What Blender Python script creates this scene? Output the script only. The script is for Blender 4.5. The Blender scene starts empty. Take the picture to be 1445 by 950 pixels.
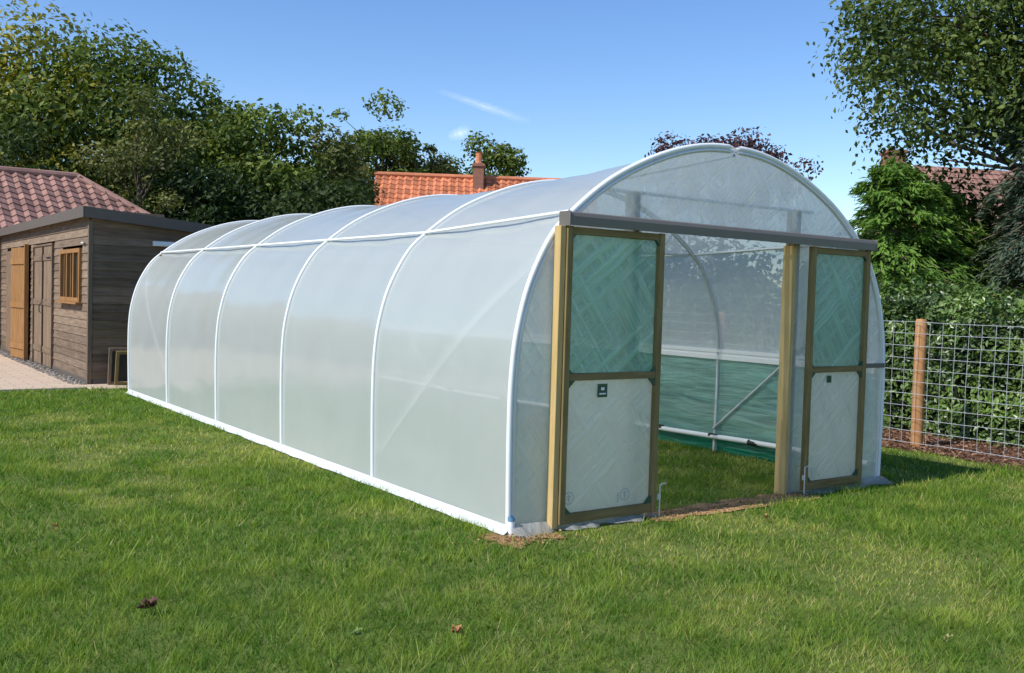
import bpy, math, random
import numpy as np
from math import sin, cos, pi, radians
from mathutils import Matrix, Vector
random.seed(7); RNG=np.random.default_rng(11)
scene=bpy.context.scene
scene.view_settings.view_transform='Standard'
scene.view_settings.look='None'
scene.view_settings.exposure=0
H=1.6; TH=0.6174; OX,OY=0.0139,6.5197
U=np.array([cos(TH),sin(TH)]); V=np.array([-sin(TH),cos(TH)])
def W(a,b): return OX+a*U[0]+b*V[0], OY+a*U[1]+b*V[1]
def toAB(x,y):
    dx=x-OX; dy=y-OY
    return dx*U[0]+dy*U[1], dx*V[0]+dy*V[1]

# ------------------------------------------------------------------ helpers
def link(o,parent=None):
    scene.collection.objects.link(o)
    if parent is not None: o.parent=parent
    return o
def empty(name,loc=(0,0,0),rz=0):
    e=bpy.data.objects.new(name,None); e.empty_display_size=.2
    e.location=loc; e.rotation_euler=(0,0,rz); return link(e)
def npmesh(name,Vt,F,mat,parent=None,col=None,smooth=False,loc=None,rz=None):
    Vt=np.ascontiguousarray(Vt,dtype=np.float32); F=np.ascontiguousarray(F,dtype=np.int32)
    me=bpy.data.meshes.new(name); n=len(Vt); m,k=F.shape
    me.vertices.add(n); me.vertices.foreach_set('co',Vt.ravel())
    me.loops.add(m*k); me.loops.foreach_set('vertex_index',F.ravel())
    me.polygons.add(m); me.polygons.foreach_set('loop_start',np.arange(0,m*k,k,dtype=np.int32))
    try: me.polygons.foreach_set('loop_total',np.full(m,k,dtype=np.int32))
    except Exception: pass
    if col is not None:
        ca=me.color_attributes.new('Col','FLOAT_COLOR','POINT')
        c=np.ones((n,4),np.float32); c[:,:3]=col; ca.data.foreach_set('color',c.ravel())
    me.update(calc_edges=True)
    me.polygons.foreach_set('use_smooth',np.full(m,bool(smooth)))
    me.materials.append(mat)
    o=bpy.data.objects.new(name,me)
    if loc is not None: o.location=loc
    if rz is not None: o.rotation_euler=(0,0,rz)
    return link(o,parent)
class Acc:
    def __init__(s): s.v=[];s.f=[];s.c=[];s.n=0
    def add(s,v,f,c=(1,1,1)):
        v=np.asarray(v,float); f=np.asarray(f,int)
        s.v.append(v); s.f.append(f+s.n); s.n+=len(v)
        s.c.append(np.tile(np.array(c,float),(len(v),1)))
    def box(s,x0,x1,y0,y1,z0,z1,c=(1,1,1),M=None):
        v=np.array([(x,y,z) for z in (z0,z1) for (x,y) in ((x0,y0),(x1,y0),(x1,y1),(x0,y1))],float)
        if M is not None: v=v@np.array(M[0]).T+np.array(M[1])
        s.add(v,[(0,3,2,1),(4,5,6,7),(0,1,5,4),(1,2,6,5),(2,3,7,6),(3,0,4,7)],c)
    def tube(s,pts,r,k=8,c=(1,1,1),cap=True):
        P=np.array(pts,float); n=len(P)
        R=np.full(n,r) if np.isscalar(r) else np.array(r,float)
        T=np.gradient(P,axis=0); T/=np.linalg.norm(T,axis=1)[:,None]+1e-9
        ref=np.array([0,0,1.]) if abs(T[0,2])<.9 else np.array([1.,0,0])
        A=np.cross(T,ref); A/=np.linalg.norm(A,axis=1)[:,None]+1e-9
        for i in range(1,n):
            if A[i]@A[i-1]<0: A[i]*=-1
        B=np.cross(T,A); an=np.arange(k)*2*pi/k
        v=(P[:,None]+R[:,None,None]*(A[:,None]*np.cos(an)[None,:,None]+B[:,None]*np.sin(an)[None,:,None])).reshape(-1,3)
        f=[(i*k+j,i*k+(j+1)%k,(i+1)*k+(j+1)%k,(i+1)*k+j) for i in range(n-1) for j in range(k)]
        s.add(v,f,c)
    def obj(s,name,mat,parent=None,smooth=False,bevel=0,**kw):
        o=npmesh(name,np.concatenate(s.v),np.concatenate(s.f),mat,parent,np.concatenate(s.c),smooth,**kw)
        if bevel:
            md=o.modifiers.new('b','BEVEL'); md.width=bevel; md.segments=2; md.limit_method='ANGLE'
        return o
def lattice(x,y,sc,seed):
    r=np.random.default_rng(seed); g=r.random((64,64))
    fx=x/sc; fy=y/sc; ix=np.floor(fx).astype(int); iy=np.floor(fy).astype(int)
    tx=fx-ix; ty=fy-iy; tx=tx*tx*(3-2*tx); ty=ty*ty*(3-2*ty)
    a=g[ix%64,iy%64];b=g[(ix+1)%64,iy%64];c=g[ix%64,(iy+1)%64];d=g[(ix+1)%64,(iy+1)%64]
    return (a*(1-tx)+b*tx)*(1-ty)+(c*(1-tx)+d*tx)*ty
# ------------------------------------------------------------------ materials
class NT:
    def __init__(s,name):
        s.m=bpy.data.materials.new(name); s.m.use_nodes=True; s.t=s.m.node_tree
        s.t.nodes.clear(); s.out=s.t.nodes.new('ShaderNodeOutputMaterial')
    def n(s,typ,**kw):
        nd=s.t.nodes.new(typ)
        for k,v in kw.items():
            if k in nd.inputs: s.set(nd.inputs[k],v)
            else: setattr(nd,k,v)
        return nd
    def set(s,inp,v):
        if isinstance(v,bpy.types.NodeSocket): s.t.links.new(v,inp)
        else:
            if isinstance(v,(tuple,list)) and len(v)==3 and inp.type=='RGBA': v=(*v,1)
            inp.default_value=v
    def coord(s,scale=(1,1,1),kind='Object',rot=None):
        tc=s.n('ShaderNodeTexCoord'); src=tc.outputs[kind]
        if rot is not None:
            m0=s.n('ShaderNodeMapping'); s.set(m0.inputs['Vector'],src); m0.inputs['Rotation'].default_value=rot; src=m0.outputs[0]
        mp=s.n('ShaderNodeMapping'); s.set(mp.inputs['Vector'],src); mp.inputs['Scale'].default_value=scale
        return mp.outputs[0]
    def noise(s,vec,scale,detail=4,rough=.55):
        nd=s.n('ShaderNodeTexNoise'); s.set(nd.inputs['Vector'],vec); nd.inputs['Scale'].default_value=scale; nd.inputs['Detail'].default_value=detail; nd.inputs['Roughness'].default_value=rough
        return nd.outputs['Fac']
    def ramp(s,fac,stops):
        r=s.n('ShaderNodeValToRGB'); s.set(r.inputs[0],fac); el=r.color_ramp.elements
        while len(el)<len(stops): el.new(.5)
        for e,(p,c) in zip(el,stops): e.position=p; e.color=(*c,1) if len(c)==3 else c
        return r.outputs[0]
    def mix(s,fac,a,b,typ='MIX'):
        m=s.n('ShaderNodeMix',data_type='RGBA',blend_type=typ)
        s.set(m.inputs[0],fac); s.set(m.inputs[6],a); s.set(m.inputs[7],b); return m.outputs[2]
    def math(s,op,a,b=0.):
        m=s.n('ShaderNodeMath',operation=op); s.set(m.inputs[0],a); s.set(m.inputs[1],b); return m.outputs[0]
    def bump(s,h,strength=.3,dist=.01):
        b=s.n('ShaderNodeBump'); s.set(b.inputs['Height'],h); b.inputs['Strength'].default_value=strength; b.inputs['Distance'].default_value=dist; return b.outputs[0]
    def attr(s,name='Col'):
        return s.n('ShaderNodeAttribute',attribute_name=name).outputs['Color']
    def pbr(s,col,rough=.6,metal=0,normal=None,spec=.5):
        p=s.n('ShaderNodeBsdfPrincipled'); s.set(p.inputs['Base Color'],col); s.set(p.inputs['Roughness'],rough); s.set(p.inputs['Metallic'],metal)
        p.inputs['Specular IOR Level'].default_value=spec
        if normal is not None: s.set(p.inputs['Normal'],normal)
        return p.outputs[0]
    def mixs(s,fac,a,b):
        m=s.n('ShaderNodeMixShader'); s.set(m.inputs[0],fac); s.set(m.inputs[1],a); s.set(m.inputs[2],b); return m.outputs[0]
    def done(s,sh): s.t.links.new(sh,s.out.inputs['Surface']); return s.m

def m_plain(name,col,rough=.6,metal=0,var=.12,scale=6,spec=.5):
    t=NT(name); v=t.coord(); n=t.noise(v,scale)
    c=t.mix(n,tuple(x*(1-var) for x in col),tuple(min(1,x*(1+var)) for x in col))
    return t.done(t.pbr(c,rough,metal,t.bump(t.noise(v,scale*12),.15,.003),spec))
def m_leaf(name,trans=.3,gl=.05,rough=.4):
    t=NT(name); c=t.attr(); d=t.n('ShaderNodeBsdfDiffuse'); t.set(d.inputs[0],c); s=d.outputs[0]
    if trans:
        tr=t.n('ShaderNodeBsdfTranslucent'); t.set(tr.inputs[0],t.mix(1.,c,(1.5,1.5,.7),'MULTIPLY')); s=t.mixs(trans,s,tr.outputs[0])
    if gl:
        g=t.n('ShaderNodeBsdfGlossy'); g.inputs['Roughness'].default_value=rough; s=t.mixs(gl,s,g.outputs[0])
    return t.done(s)
def m_wood(name,dark,light,attr=False,rough=.75,axis='z',b=.35):
    t=NT(name); sc={'z':(18,18,1.6),'x':(1.6,18,18),'y':(18,1.6,18)}[axis]
    v=t.coord(sc); n=t.noise(v,1.6,6,.65); n2=t.noise(t.coord(),3,3)
    c=t.ramp(n,[(.3,dark),(.7,light)]); c=t.mix(t.math('MULTIPLY',n2,.5),c,tuple(x*.6 for x in dark))
    if attr: c=t.mix(1.,c,t.attr(),'MULTIPLY')
    return t.done(t.pbr(c,rough,0,t.bump(n,b,.004),.25))
def creases(t):
    # tension creases running diagonally in two directions
    g1=t.noise(t.coord((16,1,.7),rot=(0,.62,0)),1.3,3,.5); g2=t.noise(t.coord((13,1,.6),rot=(0,-.9,0)),1.3,3,.5)
    return t.math('MAXIMUM',g1,g2)
def m_film(name,trans=.22,split=.5,col=(.84,.87,.86),bump=None,gl=.6,rough=.14,tcol=(.95,.97,.97)):
    t=NT(name)
    if bump=='streak':
        g=creases(t); nrm=t.bump(g,.55,.05)
    else:
        g=t.noise(t.coord((.6,.35,.8)),1.6,3,.5); nrm=t.bump(g,.35,.03)
    d=t.n('ShaderNodeBsdfDiffuse'); t.set(d.inputs[0],col); t.set(d.inputs['Normal'],nrm)
    tl=t.n('ShaderNodeBsdfTranslucent'); t.set(tl.inputs[0],col); t.set(tl.inputs['Normal'],nrm)
    tp=t.n('ShaderNodeBsdfTransparent'); t.set(tp.inputs[0],tcol)
    s=t.mixs(split,d.outputs[0],tl.outputs[0])
    if bump=='streak': fac=t.math('ADD',trans+.09,t.math('MULTIPLY',g,-.16))
    else: fac=t.math('ADD',trans-.05,t.math('MULTIPLY',t.noise(t.coord(),2.2,4,.6),.1))
    s=t.mixs(fac,s,tp.outputs[0])
    lw=t.n('ShaderNodeLayerWeight'); lw.inputs['Blend'].default_value=.5; t.set(lw.inputs['Normal'],nrm)
    f=t.math('ADD',.045,t.math('MULTIPLY',t.math('POWER',lw.outputs['Facing'],3.2),gl))
    gb=t.n('ShaderNodeBsdfGlossy'); gb.inputs['Roughness'].default_value=rough; t.set(gb.inputs['Normal'],nrm)
    return t.done(t.mixs(f,s,gb.outputs[0]))
def m_net(name,col,trans=.2,split=.5):
    t=NT(name)
    g=creases(t)
    c=t.mix(t.ramp(g,[(.45,(0,0,0)),(.75,(1,1,1))]),tuple(x*.85 for x in col),tuple(min(1,x*1.45) for x in col))
    nrm=t.bump(g,.7,.05)
    d=t.n('ShaderNodeBsdfDiffuse'); t.set(d.inputs[0],c); t.set(d.inputs['Normal'],nrm)
    tl=t.n('ShaderNodeBsdfTranslucent'); t.set(tl.inputs[0],c)
    tp=t.n('ShaderNodeBsdfTransparent'); t.set(tp.inputs[0],(.75,.95,.85))
    s=t.mixs(split,d.outputs[0],tl.outputs[0]); s=t.mixs(trans,s,tp.outputs[0])
    gb=t.n('ShaderNodeBsdfGlossy'); gb.inputs['Roughness'].default_value=.25; t.set(gb.inputs['Normal'],nrm)
    lw=t.n('ShaderNodeLayerWeight'); lw.inputs['Blend'].default_value=.5
    f=t.math('ADD',.05,t.math('MULTIPLY',t.math('POWER',lw.outputs['Facing'],3.),.4))
    return t.done(t.mixs(f,s,gb.outputs[0]))

M_film=m_film('polythene_film',trans=.19,split=.5,col=(.83,.87,.84))
M_filmend=m_film('polythene_end_wall',trans=.32,split=.5,bump='streak')
M_filmdoor=m_film('polythene_door',trans=.16,split=.55,col=(.96,.93,.81),bump='streak')
M_flap=m_film('polythene_flap',trans=.35,split=.4,col=(.6,.6,.58),bump='streak')
M_skirt=m_plain('white_film_skirt',(.58,.60,.59),.4,0,.2,9)
M_tape=m_plain('white_hoop_tape',(.84,.85,.85),.4,0,.04)
M_steel=m_plain('galvanised_steel',(.66,.68,.69),.42,.4,.12)
M_alu=m_plain('aluminium_rail',(.78,.79,.8),.35,.2,.05)
M_timber=m_wood('treated_timber',(.19,.135,.05),(.36,.265,.115))
M_timberlit=m_wood('sunlit_timber',(.50,.34,.13),(.72,.52,.25))  # paler copy of the treated timber, with sunlight put into its colour
M_timberx=m_wood('treated_timber_x',(.17,.12,.045),(.33,.24,.105),axis='x')
M_rail=m_plain('door_rail_cover',(.15,.135,.115),.5,.1,.1)
M_net=m_net('green_netting',(.34,.62,.50),.14,.6)
M_netdoor=m_net('green_door_netting',(.24,.48,.38),.28,.6)
M_netdark=m_net('dark_green_netting',(.01,.24,.13),.05)
M_dark=m_plain('black_plastic_and_shade',(.02,.02,.02),.5)
M_label=m_plain('green_label',(.02,.07,.04),.4)
M_print=m_plain('grey_print',(.42,.46,.46),.6)
M_shedwood=m_wood('weathered_boards',(.15,.108,.078),(.33,.25,.185),attr=True,axis='y',b=.5)
M_shedwoodx=m_wood('weathered_boards_x',(.14,.095,.064),(.30,.215,.15),attr=True,axis='x',b=.5)
M_shedv=m_wood('weathered_boards_v',(.15,.108,.076),(.33,.25,.185),attr=True,axis='z',b=.5)
M_orange=m_wood('oiled_pine',(.26,.125,.045),(.44,.24,.095),axis='z')
M_felt=m_plain('roof_felt',(.10,.10,.105),.85)
M_fascia=m_plain('fascia_grey',(.11,.09,.075),.75)
M_glass=m_plain('dark_window_glass',(.03,.035,.04),.08)
M_white=m_plain('white_plastic',(.8,.8,.8),.4)
M_bark=m_plain('tree_bark',(.12,.09,.065),.9,0,.4,4)
M_leaf=m_leaf('tree_leaves',.25,.015,.55)
M_hedge=m_leaf('hedge_leaves',.15,.06,.4)
M_grassb=m_leaf('grass_blades',.35,.02,.55)
M_post=m_wood('fence_post_timber',(.40,.19,.075),(.62,.33,.15))
M_wire=m_plain('fence_wire',(.62,.64,.65),.35,.5,.05)
def m_tile(name,col):
    t=NT(name); v=t.coord(); n=t.noise(v,1.2,5); n2=t.noise(v,9,3)
    c=t.mix(t.ramp(n,[(.35,(0,0,0)),(.65,(1,1,1))]),tuple(x*.75 for x in col),tuple(min(1,x*1.2) for x in col))
    c=t.mix(t.math('MULTIPLY',n2,.6),c,tuple(x*.5 for x in col)); c=t.mix(1.,c,t.attr(),'MULTIPLY')
    return t.done(t.pbr(c,.8,0,None,.25))
M_tileO=m_tile('orange_pantiles',(.68,.25,.125)); M_tileB=m_tile('brown_tiles',(.34,.19,.15)); M_tileR=m_tile('red_brown_tiles',(.35,.20,.165))
def m_brick(name):
    t=NT(name); b=t.n('ShaderNodeTexBrick')
    tc=t.n('ShaderNodeTexCoord'); mp=t.n('ShaderNodeMapping'); t.set(mp.inputs[0],tc.outputs['Object']); mp.inputs['Rotation'].default_value=(pi/2,0,0)
    t.set(b.inputs['Vector'],mp.outputs[0]); b.inputs['Color1'].default_value=(.32,.12,.07,1); b.inputs['Color2'].default_value=(.24,.10,.06,1); b.inputs['Mortar'].default_value=(.35,.3,.25,1)
    b.inputs['Scale'].default_value=4.5; b.inputs['Mortar Size'].default_value=.012
    return t.done(t.pbr(b.outputs[0],.85))
M_brick=m_brick('red_brick')
t=NT('lawn_ground'); v=t.coord(); a=t.noise(v,.35,5); b=t.noise(v,3.5,5,.65); c3=t.noise(v,45,3)
c=t.ramp(a,[(.35,(.08,.15,.022)),(.65,(.15,.20,.045))]); c=t.mix(t.math('MULTIPLY',b,.6),c,(.19,.17,.07)); c=t.mix(t.math('MULTIPLY',c3,.4),c,(.05,.08,.015))
M_ground=t.done(t.pbr(c,.95,0,t.bump(c3,.6,.02),.1))
t=NT('soil'); v=t.coord(); c=t.ramp(t.noise(v,7,6,.7),[(.3,(.22,.12,.055)),(.7,(.54,.32,.16))])
M_soil=t.done(t.pbr(c,.95,0,t.bump(t.noise(v,40,5,.7),.8,.02),.1))
t=NT('bark_mulch'); v=t.coord(); c=t.ramp(t.noise(v,25,6,.8),[(.3,(.06,.03,.02)),(.7,(.24,.13,.09))])
M_mulch=t.done(t.pbr(c,.95,0,t.bump(t.noise(v,30,5,.7),1,.03),.1))
t=NT('paving'); tc=t.coord((1,1,1)); br=t.n('ShaderNodeTexBrick'); t.set(br.inputs[0],tc); br.inputs['Scale'].default_value=1.1
br.inputs['Color1'].default_value=(.62,.47,.35,1); br.inputs['Color2'].default_value=(.54,.42,.32,1); br.inputs['Mortar'].default_value=(.30,.25,.2,1); br.inputs['Mortar Size'].default_value=.01
c=t.mix(t.math('MULTIPLY',t.noise(tc,5,6),.5),br.outputs[0],(.46,.36,.26))
M_paving=t.done(t.pbr(c,.85,0,t.bump(t.noise(tc,30,4),.3,.004),.2))
M_chip=m_leaf('bark_chips',0,.0,.6)
M_dry=m_leaf('dry_leaf_mat',.15,.03,.5)

# ------------------------------------------------------------------ camera, light, sky
f,pitch,roll=1375.22,-.0398,.0289
w=np.array([0,cos(pitch),sin(pitch)]); r0=np.array([1,0,0.]); u0=np.cross(r0,w)
r=cos(roll)*r0+sin(roll)*u0; u=-sin(roll)*r0+cos(roll)*u0
cam=bpy.data.cameras.new('camera'); co=bpy.data.objects.new('camera',cam); link(co)
cam.sensor_width=36; cam.lens=36*f/1445; cam.clip_start=.05; cam.clip_end=20000
co.matrix_world=Matrix(((r[0],u[0],-w[0],0),(r[1],u[1],-w[1],0),(r[2],u[2],-w[2],H),(0,0,0,1)))
scene.camera=co
EL=radians(46); az=TH-radians(2)
dirv=Vector((cos(az)*cos(EL),sin(az)*cos(EL),-sin(EL)))
sl=bpy.data.lights.new('sun','SUN'); sl.energy=5.0; sl.angle=radians(.5); sl.color=(1,.955,.86)
so=bpy.data.objects.new('sun',sl); link(so); so.rotation_euler=dirv.to_track_quat('-Z','Y').to_euler(); so.location=(-20,-14,25)
wd=bpy.data.worlds.new('World'); scene.world=wd; wd.use_nodes=True; nt=wd.node_tree; nt.nodes.clear()
wo=nt.nodes.new('ShaderNodeOutputWorld'); bg=nt.nodes.new('ShaderNodeBackground'); sk=nt.nodes.new('ShaderNodeTexSky')
sk.sky_type='NISHITA'; sk.sun_disc=False; sk.sun_elevation=EL; sk.sun_rotation=math.atan2(-cos(az),-sin(az)); sk.air_density=1.0; sk.dust_density=.1; sk.ozone_density=2.4; sk.altitude=100
hs=nt.nodes.new('ShaderNodeHueSaturation'); hs.inputs['Hue'].default_value=.508; hs.inputs['Saturation'].default_value=1.2; hs.inputs['Value'].default_value=1.3
bg.inputs[1].default_value=.14
nt.links.new(sk.outputs[0],hs.inputs['Color']); nt.links.new(hs.outputs[0],bg.inputs[0]); nt.links.new(bg.outputs[0],wo.inputs[0])

# ------------------------------------------------------------------ ground
S=2500
g=np.concatenate([[-S],np.linspace(-60,60,61),[S]]); gx,gy=np.meshgrid(g,g+20,indexing='ij')
n=len(g); Vt=np.stack([gx.ravel(),gy.ravel(),np.zeros(n*n)],1)
F=np.array([(i*n+j,(i+1)*n+j,(i+1)*n+j+1,i*n+j+1) for i in range(n-1) for j in range(n-1)])
npmesh('ground',Vt,F,M_ground)
def sheet(name,ab,z,mat):
    pts=[(*W(a,b),z) for a,b in ab]; n=len(pts)
    me=bpy.data.meshes.new(name); me.from_pydata(pts,[],[list(range(n))]); me.materials.append(mat); me.update()
    return link(bpy.data.objects.new(name,me))
def jag(ab,step=.15,amp=.05,seed=0):
    rr=np.random.default_rng(seed); out=[]
    for i in range(len(ab)):
        p=np.array(ab[i]); q=np.array(ab[(i+1)%len(ab)]); L=np.linalg.norm(q-p); k=max(1,int(L/step))
        for j in range(k): out.append(tuple(p+(q-p)*j/k+rr.normal(0,amp,2)))
    return out
sheet('mulch_bed',jag([(6.25,-4),(6.15,0),(6.3,3),(6.3,14),(9.5,14),(9.5,-4)],.3,.07,1),.008,M_mulch)
sheet('soil_patch',jag([(1.2,-.22),(3.0,-.24),(3.0,.05),(1.2,.05)],.12,.03,2),.010,M_soil)
sheet('soil_patch',jag([(-.22,-.3),(.3,-.26),(.34,-.12),(.05,-.08),(-.1,.1),(-.2,.1)],.08,.03,3),.008,M_soil)
pe=empty('patio',(OX,OY,0),TH)
pa=Acc(); pa.box(-14,-.42,10.75,26,-.1,.03); pa.obj('paving_slabs',M_paving,pe,bevel=.01)
pa=Acc(); pa.box(-.40,2.2,10.55,11.26,-.1,.022); pa.obj('paving_strip',M_paving,pe,bevel=.01)
ga=Acc()
for i in range(700):
    a=random.uniform(-.58,-.34); b=random.uniform(11.2,20); s_=random.uniform(.008,.02)
    c=random.uniform(.25,.5); ga.box(a-s_,a+s_,b-s_,b+s_,.03,.03+s_*1.4,(c,c*.9,c*.8))
ga.obj('gravel_margin',M_chip,pe)

# ------------------------------------------------------------------ lawn grass
def grass():
    Vs=[];Cs=[]
    for (y0,y1,den,wd_,hh) in ((3.2,5.5,8500,.0042,.040),(5.5,9,4800,.0062,.040),(9,14,2200,.0095,.040),(14,23,700,.017,.044)):
        kx=.66; area=kx*(y1*y1-y0*y0); N=int(area*den)
        y=np.sqrt(RNG.random(N)*(y1*y1-y0*y0)+y0*y0); x=(RNG.random(N)*2-1)*kx*y
        a,b=toAB(x,y)
        dens=.22+1.05*(.5*lattice(x+90,y+90,.25,5)+.5*lattice(x+90,y+90,.08,6))
        keep=RNG.random(N)<dens
        keep&=~((a>-14)&(a<3)&(b>10.62)); keep&=~(a>6.22+.15*(lattice(x+50,y+50,.4,9)-.5))
        s1=(a>1.2)&(a<3.0)&(b>-.22-.08*lattice(a+5,b+5,.2,8))&(b<.05); keep&=~(s1&(RNG.random(N)<.97))
        s2=(a>-.2)&(a<.32)&(b>-.28)&(b<.0); keep&=~(s2&(RNG.random(N)<.75))
        keep&=~((a>-.08)&(a<0.02)&(b>-.05)&(b<9.95)&(RNG.random(N)<.93)); keep&=~((a>0)&(a<1.25)&(b>-.16)&(b<.0))
        x=x[keep];y=y[keep];a=a[keep];b=b[keep];n=len(x)
        big=lattice(x+200,y+200,2.1,21)*.6+lattice(x+200,y+200,.8,22)*.4
        sm=lattice(x+200,y+200,.20,23)*.45+lattice(x+200,y+200,.075,24)*.55
        mid=lattice(x+200,y+200,.45,26)
        side=np.clip((x+1.0-(y-7)*.05)/4,0,1)
        worn=np.clip((big-.54)*3.2+(mid-.5)*1.9+side*.75-.20,0,1)
        hgt=hh*(.5+.9*RNG.random(n))*(.35+1.25*sm)*(1.2-.55*worn)
        tall=RNG.random(n)<.02; hgt=np.where(tall,hgt*1.6,hgt)
        ang=RNG.random(n)*2*pi; lean=hgt*(.2+1.0*RNG.random(n)); la=RNG.random(n)*2*pi+lattice(x,y,.14,31)*5
        dx=np.cos(ang)*wd_*.5*(.6+.8*RNG.random(n)); dy=np.sin(ang)*wd_*.5*(.6+.8*RNG.random(n))
        P=np.zeros((n,3,3)); P[:,0]=np.stack([x-dx,y-dy,np.zeros(n)],1); P[:,1]=np.stack([x+dx,y+dy,np.zeros(n)],1)
        P[:,2]=np.stack([x+np.cos(la)*lean,y+np.sin(la)*lean,hgt],1)
        g1=np.array([.10,.235,.018]); g2=np.array([.36,.47,.065]); g3=np.array([.72,.60,.25])
        t1=np.clip((sm-.5)*1.8+.34+RNG.normal(0,.20,n)+.50*worn-.12,0,1)[:,None]
        c=g1*(1-t1)+g2*t1
        straw=((RNG.random(n)<(.03+.32*worn)))[:,None]*.75
        c=c*(1-straw)+g3*straw
        c*=(.75+.5*RNG.random(n))[:,None]
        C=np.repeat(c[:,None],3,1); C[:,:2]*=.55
        Vs.append(P.reshape(-1,3)); Cs.append(C.reshape(-1,3))
    Vt=np.concatenate(Vs); C=np.concatenate(Cs)
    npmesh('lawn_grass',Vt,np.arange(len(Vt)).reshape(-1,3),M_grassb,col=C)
grass()

# ------------------------------------------------------------------ polytunnel
PT=empty('polytunnel',(OX,OY,0),TH)
WID=4.155; CX=WID/2; BAY=1.987; LEN=5*BAY
hp=[(2.075,0),(2.085,.4),(2.09,.75),(2.085,1.05),(2.055,1.35),(1.965,1.69),(1.80,2.01),(1.62,2.20),(1.32,2.43),(1.0,2.60),(.66,2.73),(.33,2.805),(0,2.825)]
full=[(-x,z) for x,z in hp]+[(x,z) for x,z in hp[::-1][1:]]
def catmull(P,k=5):
    P=[np.array(p,float) for p in P]; out=[]
    Q=[2*P[0]-P[1]]+P+[2*P[-1]-P[-2]]
    for i in range(1,len(Q)-2):
        for j in range(k):
            t_=j/k; p0,p1,p2,p3=Q[i-1:i+3]
            out.append(.5*((2*p1)+(-p0+p2)*t_+(2*p0-5*p1+4*p2-p3)*t_*t_+(-p0+3*p1-3*p2+p3)*t_**3))
    out.append(P[-1]); return np.array(out)
prof=catmull(full,5)
Tn=np.gradient(prof,axis=0); Tn/=np.linalg.norm(Tn,axis=1)[:,None]; Nrm=np.stack([-Tn[:,1],Tn[:,0]],1)
if (Nrm[len(prof)//2][1])<0: Nrm=-Nrm
def zs(z,b):
    return z-.115*np.clip(b/BAY,0,1)*np.clip((z-1.0)/1.84,0,None)
def hoop_pts(b,off=0,sel=slice(None)):
    p=prof[sel]+Nrm[sel]*off
    return np.stack([p[:,0]+CX,np.full(len(p),b),zs(p[:,1],b)],1)
up=[p for p in prof if p[0]<=0]
def xleft(z): return float(np.interp(z,[p[1] for p in up],[p[0]+CX for p in up]))
sub=10
def cover(idx0,idx1,name):
    rows=[]
    bs=[k*BAY+j/sub*BAY for k in range(5) for j in range(sub)]+[LEN]
    for bb in bs:
        fr=(bb/BAY)%1; sag=-.028*math.sin(pi*fr)**.7 if 0<fr<1 else 0
        zz=prof[idx0:idx1,1]; env=np.clip(zz/.4,0.15,1)
        p=prof[idx0:idx1]+Nrm[idx0:idx1]*(sag*env)[:,None]
        wr=.004*np.sin(bb*9+zz*5)*env
        p=p+Nrm[idx0:idx1]*wr[:,None]*(0 if fr==0 else 1)
        rows.append(np.stack([p[:,0]+CX,np.full(len(p),bb),zs(p[:,1],bb)],1))
    k=idx1-idx0; Vt=np.concatenate(rows)
    F=[(i*k+j,i*k+j+1,(i+1)*k+j+1,(i+1)*k+j) for i in range(len(rows)-1) for j in range(k-1)]
    npmesh(name,Vt,np.array(F),M_film,PT,smooth=True)
nP=len(prof); iR=[i for i in range(nP) if prof[i,0]>0 and prof[i,1]>=1.03][-1]
cover(0,iR+1,'film_cover')
ac=Acc()
for k in range(6): ac.tube(hoop_pts(k*BAY,.004),.016 if k else .020,10)
ra,rz_=.44,2.21
ac.tube([(ra,0,zs(rz_,0)),(ra,BAY,zs(rz_,BAY)),(ra,LEN,zs(rz_,BAY))],.0125,8)
ac.obj('hoop_tape',M_tape,PT,smooth=True)
ac=Acc()
for k in range(6):
    ac.tube(hoop_pts(k*BAY,-.03),.017,8)
    if k==0: ac.tube([(.80,.05,2.40),(WID-1.02,.05,2.40)],.014,8)
    elif k<5:
        ac.tube([(.5,k*BAY+.02,2.10),(WID-.5,k*BAY+.02,2.10)],.015,8)
        ac.tube([(WID-.95,k*BAY,2.11),(WID-.74,k*BAY,2.33)],.012,6); ac.tube([(.95,k*BAY,2.11),(.74,k*BAY,2.33)],.012,6)
ac.tube([(WID-ra-.02,0,zs(rz_,0)-.03),(WID-ra-.02,BAY,zs(rz_,BAY)-.03),(WID-ra-.02,LEN,zs(rz_,BAY)-.03)],.014,8)
ac.tube([(CX,0,2.77),(CX,BAY,2.66),(CX,LEN,2.66)],.015,8)
for s_ in (0,1):
    for b0,b1 in ((BAY,.03),(4*BAY,LEN-.03)):
        pts=[]
        for q in np.linspace(0,1,9):
            z=.25+q*1.65; x=xleft(z)+.055; pts.append((x if s_==0 else WID-x,b0+(b1-b0)*q,z))
        ac.tube(pts,.014,8)
ac.obj('steel_frame',M_steel,PT,smooth=True)
ac=Acc(); xr=CX+2.06
ac.box(xr-.03,xr+.02,.05,LEN-.02,1.0,1.045); ac.box(xr-.025,xr+.02,.05,LEN-.02,1.075,1.11)
ac.box(xr-.01,xr+.01,.05,LEN-.02,1.045,1.075)
ac.obj('vent_rail',M_alu,PT)
ac=Acc(); bs=np.linspace(.05,LEN-.02,120); ac.tube([(xr-.045+.006*sin(b*9),b,.165+.012*sin(b*1.6)) for b in bs],.027,10); ac.obj('vent_roll_bar',M_tape,PT,smooth=True)
ac=Acc()
for b in (1.35,1.9,2.75,3.9,4.6,5.9,7.3): ac.tube([(xr-.045,b,.166),(xr-.045,b+.13,.168)],.0305,10)
ac.obj('vent_clips',M_dark,PT)
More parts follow.
